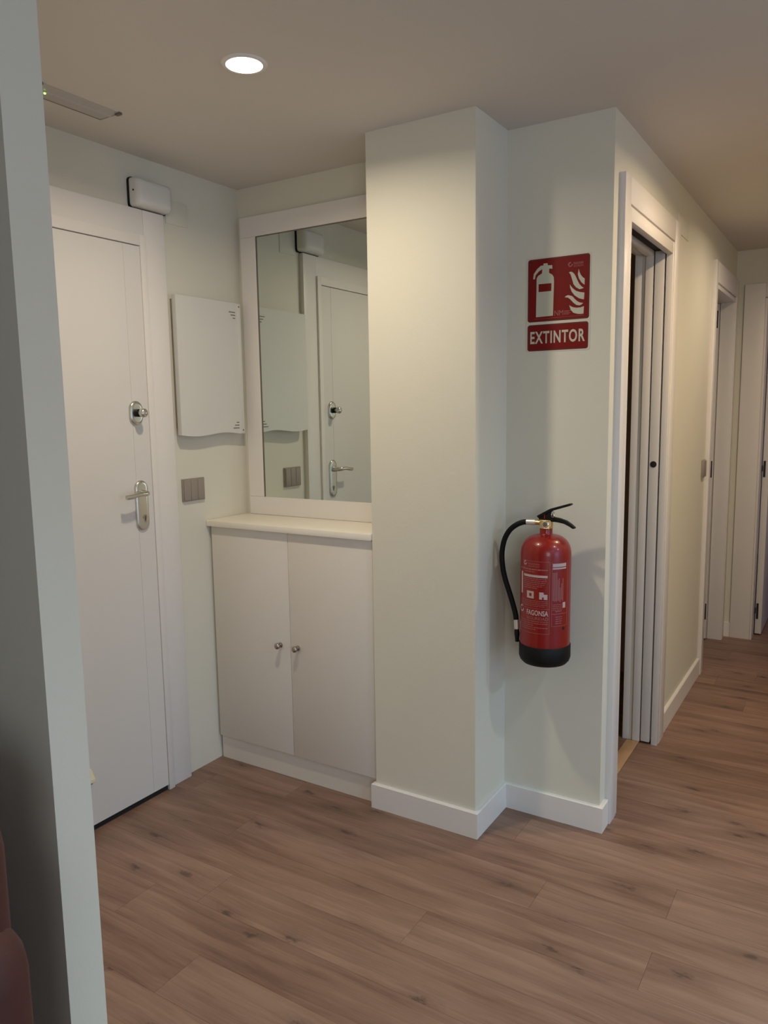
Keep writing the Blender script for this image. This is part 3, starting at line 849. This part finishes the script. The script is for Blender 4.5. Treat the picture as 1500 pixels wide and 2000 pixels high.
bm = bmesh.new(); tube(bm, [(EXX - 0.016, hy, 1.0735), (EXX - 0.034, hy, 1.0735)], 0.0075, 16); obj('hose_fitting', bm, BRASS, ex, True, 40, label='brass hose fitting')
bm = bmesh.new(); tube(bm, [(EXX - 0.032, hy, 1.0738), (EXX - 0.062, hy, 1.073)], 0.0092, 18); obj('hose_ferrule', bm, FERR, ex, True, 40)
hp = [(-0.058, 1.073), (-0.075, 1.071), (-0.098, 1.061), (-0.120, 1.043), (-0.136, 1.018), (-0.145, 0.990), (-0.149, 0.955), (-0.146, 0.915), (-0.137, 0.875), (-0.122, 0.832), (-0.108, 0.790), (-0.099, 0.758), (-0.096, 0.738)]
bm = bmesh.new(); tube(bm, catmull([(EXX + a, hy, z) for a, z in hp], 5), 0.0088, 16); obj('hose', bm, RUBBER, ex, True, 60, label='black rubber hose')
bm = bmesh.new(); tube(bm, [(EXX - 0.0955, hy, 0.740), (EXX - 0.0935, hy, 0.708)], 0.0092, 16); obj('hose_ferrule', bm, FERR, ex, True, 40)
bm = bmesh.new(); tube(bm, [(EXX - 0.0935, hy, 0.710), (EXX - 0.0935, hy, 0.70), (EXX - 0.0930, hy, 0.69), (EXX - 0.0925, hy, 0.676), (EXX - 0.0925, hy, 0.664)], [0.006, 0.0085, 0.0088, 0.007, 0.0065], 16); obj('nozzle', bm, DARKP, ex, True, 40)
bm = bmesh.new(); bx(bm, EXX - 0.02, EXX + 0.02, EXY + ER - 0.002, YB, 0.93, 0.99, bev=0.002); obj('wall_bracket', bm, BLACKM, ex)

# printed label wrapped on the cylinder
TH0 = math.atan2(-2.36, 0.857)


def ang(px):
    return TH0 + math.asin(max(-0.999, min(0.999, (px - 1066.0) / 49.5)))


def zpy(py):
    return 0.6 + (1311 - py) * 0.001679


def wrap(bm, a0, a1, z0, z1, off=0.0004, n=None):
    n = n or max(1, int(abs(a1 - a0) / 0.08))
    r = ER + off
    va = [(bm.verts.new((EXX + r * math.cos(a0 + (a1 - a0) * i / n), EXY + r * math.sin(a0 + (a1 - a0) * i / n), z0)),
           bm.verts.new((EXX + r * math.cos(a0 + (a1 - a0) * i / n), EXY + r * math.sin(a0 + (a1 - a0) * i / n), z1))) for i in range(n + 1)]
    for p, q in zip(va, va[1:]):
        bm.faces.new((p[0], q[0], q[1], p[1]))


def wrap_text(s, px0, px1, py0, py1, bold=0.0):
    bm = text_bm(s, bold)
    a0, a1, z0, z1 = ang(px0), ang(px1), zpy(py1), zpy(py0)
    for v in bm.verts:
        a = a0 + v.co.x * (a1 - a0); z = z0 + v.co.y * (z1 - z0)
        v.co = (EXX + (ER + 0.0006) * math.cos(a), EXY + (ER + 0.0006) * math.sin(a), z)
    for f in bm.faces:
        f.normal_update()
        c = f.calc_center_median()
        if f.normal.x * (c.x - EXX) + f.normal.y * (c.y - EXY) < 0:
            f.normal_flip()
    return bm


def wr(bm, px0, px1, py0, py1, off=0.0004):
    wrap(bm, ang(px0), ang(px1), zpy(py1), zpy(py0), off)


bm = bmesh.new()     # borders
LFT = 1018.2
for p in ((LFT, 1074.5, 1097.5, 1098.1), (LFT, 1074.5, 1237.6, 1238.2), (1073.9, 1074.5, 1097.5, 1238.2), (1078.2, 1078.8, 1097.5, 1223), (1106.8, 1107.4, 1097.5, 1223), (1078.2, 1107.4, 1222.4, 1223), (1078.2, 1106, 1198.2, 1199.0), (LFT, 1074, 1189, 1189.5)):
    wr(bm, *p)
obj('label_border', bm, LABELP, ex)
obj('label_lettering', wrap_text('FAGONSA', 1031, 1072, 1192.5, 1203.0, 0.02), LABELW, ex)
obj('label_lettering', wrap_text('SEGURIDAD', 1031, 1072, 1205.5, 1211.5, 0.005), LABELP, ex)
obj('label_lettering', wrap_text('FAGONSA', 1033, 1055, 1101.5, 1104.5, 0.01), LABELP, ex)
obj('label_lettering', wrap_text('SEGURIDAD', 1033, 1055, 1106.0, 1109.0), LABELP, ex)
bm = bmesh.new()
for c_, r_, s_ in ((1027.3, 4.2, 0.8), (1021.5, 7, 0.8)):
    zc = zpy(1102.5 if r_ < 5 else 1194)
    ac = ang(c_); rm = r_ * 0.00168
    t = bmesh.new()
    outer = [(rm * math.cos(R(60 + 300 * i / 18)), rm * math.sin(R(60 + 300 * i / 18))) for i in range(19)]
    inner = [(rm * 0.6 * math.cos(R(60 + 300 * i / 18)), rm * 0.6 * math.sin(R(60 + 300 * i / 18))) for i in range(19)]
    rr = ER + 0.0005
    vo_ = [bm.verts.new((EXX + rr * math.cos(ac + x / ER), EXY + rr * math.sin(ac + x / ER), zc + z)) for x, z in outer]
    vi_ = [bm.verts.new((EXX + rr * math.cos(ac + x / ER), EXY + rr * math.sin(ac + x / ER), zc + z)) for x, z in inner]
    for i in range(18):
        bm.faces.new((vo_[i], vo_[i + 1], vi_[i + 1], vi_[i]))
    t.free()
obj('label_emblem', bm, LABELW, ex, kind='stuff')
random.seed(3)
bm = bmesh.new()


def line_of_print(x0, x1, y, h_=1.1):
    a = x0
    while a < x1 - 1:
        l = random.uniform(2, 7)
        b_ = min(a + l, x1)
        wr(bm, a, b_, y, y + h_)
        a = b_ + 0.9


line_of_print(1019, 1070, 1112.6, 2.0)
line_of_print(1027, 1046, 1117.6)
for i, e_ in enumerate((1068, 1068, 1066, 1064, 1060, 1050)):
    line_of_print(1025, e_, 1131 + i * 3.6)
for i in range(4):
    line_of_print(1020, 1071 - 6 * (i == 3), 1174 + i * 3.4, 0.9)
for i, e_ in enumerate((1071, 1071, 1045, 1071, 1050)):
    line_of_print(1019.5, e_, 1214 + i * 4.0)
for i in range(9):
    wr(bm, 1080 + i * 1.15 * 2, 1080.9 + i * 1.15 * 2 + 0.3, 1118 + 38 * (0.0 if i < 4 else random.random()), 1176 - random.uniform(0, 6), 0.0004)
for i in range(4):
    line_of_print(1080, 1098, 1180 + i * 3.5, 1)
line_of_print(1086, 1097, 1193, 1.4)
for i in range(4):
    line_of_print(1086, 1098, 1204 + i * 4.2, 1.2)
obj('label_fine_print', bm, LABELP, ex, kind='stuff')
bm = bmesh.new()
for p in ((1079.5, 1104.5, 1101, 1107.5), (1079.5, 1104.5, 1109, 1112), (1025, 1070, 1124, 1128.5), (1020.3, 1023, 1121, 1164), (1031, 1044, 1156, 1170), (1054.5, 1070, 1156.5, 1170.5), (1099, 1104, 1177, 1188)):
    wr(bm, *p, off=0.0005)
obj('label_panel', bm, LABELW, ex, kind='stuff')
bm = bmesh.new()
for p in ((1035.5, 1040, 1160, 1166), (1063, 1070, 1156.5, 1160.5), (1060, 1063, 1166, 1170.5)):
    wr(bm, *p, off=0.0009)
obj('label_icon', bm, REDP, ex, kind='stuff')
bm = bmesh.new()
a = ang(1101.5); lathe(bm, [(0, 0), (0.0052, 0), (0.0045, 0.0015), (0, 0.002)], 16, Matrix.Translation((EXX + ER * math.cos(a), EXY + ER * math.sin(a), zpy(1228))) @ Matrix.Rotation(a, 4, 'Z') @ Matrix.Rotation(R(90), 4, 'Y'))
obj('sticker_dot', bm, GAP, ex)

# ------------------------------------------------------------------ corridor doors
# bathroom pocket door
XF = XE + 0.0205


def leaf_casing(parent, y_in, y_out, x0, xf, z1, side):
    """upright casing between y_in (opening side) and y_out"""
    boxes('casing', [(x0, xf, min(y_in, y_out), max(y_in, y_out), 0, z1)], TRIM, parent, bev=0.0015)


d2 = empty('door_2', (XE - 0.05, 2.93, 0), 'first corridor doorway with a white pocket door slid half into the wall', 'door', kind='structure')
leaf_casing(d2, D1A - 0.0015 - 0.020, 2.524, XE - 0.0005, XF, ZCO, 0)
leaf_casing(d2, D1B + 0.028, 3.3625, XE - 0.0005, XF, ZCO, 0)
boxes('head_casing', [(XE - 0.0005, XF - 0.0005, D1A - 0.0205, D1B + 0.027, 2.086, ZCO)], TRIM, d2, bev=0.0015)
boxes('jamb', [(XE - 0.0065, XF - 0.002, D1A - 0.0200, D1A, 0, 2.080)], TRIM, d2, bev=0.0012)
boxes('jamb', [(XE - 0.0065, XF - 0.002, D1B, D1B + 0.0265, 0, 2.080)], TRIM, d2, bev=0.0012)
boxes('jamb', [(XE - 0.0860, XE - 0.0550, D1B, D1B + 0.0265, 0.004, 2.066)], TRIM, d2, bev=0.0012)
boxes('head_jamb', [(XE - 0.0065, XF - 0.002, D1A + 0.0005, D1B - 0.0005, ZO, 2.080)], TRIM, d2, bev=0.0012)
boxes('head_jamb', [(XE - 0.0860, XE - 0.0550, D1A + 0.0005, D1B - 0.0005, ZO, 2.066)], TRIM, d2, bev=0.0012)
boxes('track_slot', [(XE - 0.0545, XE - 0.0070, D1A, D1B, 2.054, 2.066)], GAP, d2)
boxes('far_casing', [(XE - 0.130, XE - 0.1005, D1B + 0.01, D1B + 0.08, 0, ZCO)], TRIM, d2, bev=0.0015)
boxes('far_casing', [(XE - 0.130, XE - 0.1005, D1A - 0.08, D1A - 0.01, 0, ZCO)], TRIM, d2, bev=0.0015)
boxes('far_casing', [(XE - 0.130, XE - 0.1005, D1A - 0.009, D1B + 0.009, ZO + 0.01, ZCO)], TRIM, d2, bev=0.0015)
boxes('strike_jamb', [(XE - 0.0860, XE - 0.0070, D1A - 0.0095, D1A - 0.001, 0.004, 2.066)], TRIM, d2)
lf = boxes('sliding_leaf', [(XE - 0.0495, XE - 0.0135, D1B - 0.003, D1B + 0.75, 0.010, 2.052)], DOORW, d2, bev=0.0015)
bm = bmesh.new(); lathe(bm, [(0, 0), (0.013, 0), (0.013, 0.0015), (0.011, 0.0018), (0, 0.001)], 28, Matrix.Translation((XE - 0.0315, D1B - 0.003, 1.206)) @ Matrix.Rotation(R(90), 4, 'X')); obj('finger_pull', bm, BLACKM, lf, True, 40, label='round black finger pull in the leaf edge')

# second corridor doorway, hinged leaf swung into the room
d3 = empty('door_3', (XE - 0.05, 4.66, 0), 'second corridor doorway with its white door swung fully inward', 'door', kind='structure')
leaf_casing(d3, D2A - 0.012, 4.268, XE - 0.0005, XF, ZCO, 0)
leaf_casing(d3, D2B + 0.012, 5.060, XE - 0.0005, XF, ZCO, 0)
boxes('head_casing', [(XE - 0.0005, XF - 0.0005, D2A - 0.0115, D2B + 0.0115, 2.066, ZCO)], TRIM, d3, bev=0.0015)
boxes('jamb', [(XE - 0.063, XF - 0.003, D2B, D2B + 0.0115, 0, 2.058)], TRIM, d3, bev=0.001)
boxes('jamb', [(XE - 0.105, XF - 0.003, D2A - 0.0115, D2A, 0, 2.058)], TRIM, d3, bev=0.001)
boxes('head_jamb', [(XE - 0.105, XF - 0.003, D2A + 0.0003, D2B - 0.0003, ZO + 0.001, 2.058)], TRIM, d3, bev=0.001)
lf = boxes('door_leaf', [(XE - 0.79, XE - 0.0665, 4.946, 4.981, 0.008, 2.03)], DOORW, d3, bev=0.0015)
for zz in (1.942, 1.060, 0.180):
    boxes('hinge', [(XE - 0.081, XE - 0.068, 4.9435, 4.9470, zz - 0.05, zz + 0.05)], BLACKM, lf, bev=0.001)

# far end doorway, leaf swung into the bedroom
d4 = empty('door_4', (-0.1, YF + 0.05, 0), 'doorway in the corridor end wall with its white door opened into a bluish room', 'door', kind='structure')
boxes('casing', [(-0.640, D3A - 0.0125, YF - 0.0195, YF + 0.0005, 0, 2.144)], TRIM, d4, bev=0.0015)
boxes('casing', [(0.33, 0.42, YF - 0.0195, YF + 0.0005, 0, 2.144)], TRIM, d4, bev=0.0015)
boxes('head_casing', [(D3A - 0.012, 0.3295, YF - 0.0190, YF + 0.0005, 2.064, 2.144)], TRIM, d4, bev=0.0015)
boxes('jamb', [(D3A - 0.0120, D3A, YF - 0.016, YF + 0.105, 0, 2.058)], TRIM, d4, bev=0.001)
boxes('head_jamb', [(D3A + 0.0003, 0.33, YF - 0.016, YF + 0.105, 2.046, 2.058)], TRIM, d4, bev=0.001)
lf = boxes('door_leaf', [(D3A + 0.004, D3A + 0.041, YF + 0.108, YF + 0.93, 0.01, 2.036)], DOORW, d4, bev=0.0015)
for zz in (1.93, 1.055, 0.160):
    boxes('hinge', [(D3A + 0.001, D3A + 0.007, YF + 0.094, YF + 0.108, zz - 0.018, zz + 0.018)], BLACKM, d4, bev=0.001)
    boxes('hinge_plate', [(D3A + 0.0085, D3A + 0.021, YF + 0.1055, YF + 0.1085, zz - 0.055, zz + 0.045)], BLACKM, lf)

# ------------------------------------------------------------------ sofa by the partition
sf = empty('sofa', (-1.6, 0.45, 0), 'dark red-brown upholstered sofa at the left edge against the partition', 'sofa')


def cushion(name, x0, x1, y0, y1, z0, z1, r, parent=sf, mat_=SOFA):
    bm = bmesh.new(); bx(bm, x0, x1, y0, y1, z0, z1, bev=r, seg=6)
    return obj(name, bm, mat_, parent, True, 80)


cushion('arm', -1.20, -0.950, -0.25, 0.60, 0.10, 0.735, 0.09)
cushion('backrest', -2.9, -0.995, 0.35, 0.60, 0.20, 0.900, 0.08)
cushion('seat', -2.9, -1.225, -0.22, 0.32, 0.18, 0.45, 0.05)
for px_ in (-2.8, -1.12):
    for py_ in (-0.12, 0.50):
        boxes('leg', [(px_ - 0.02, px_ + 0.02, py_ - 0.02, py_ + 0.02, 0.0005, 0.22)], DARKP, sf, bev=0.002)
cushion('arm', -3.1, -2.905, -0.25, 0.575, 0.10, 0.735, 0.09)
print('planks', cnt)
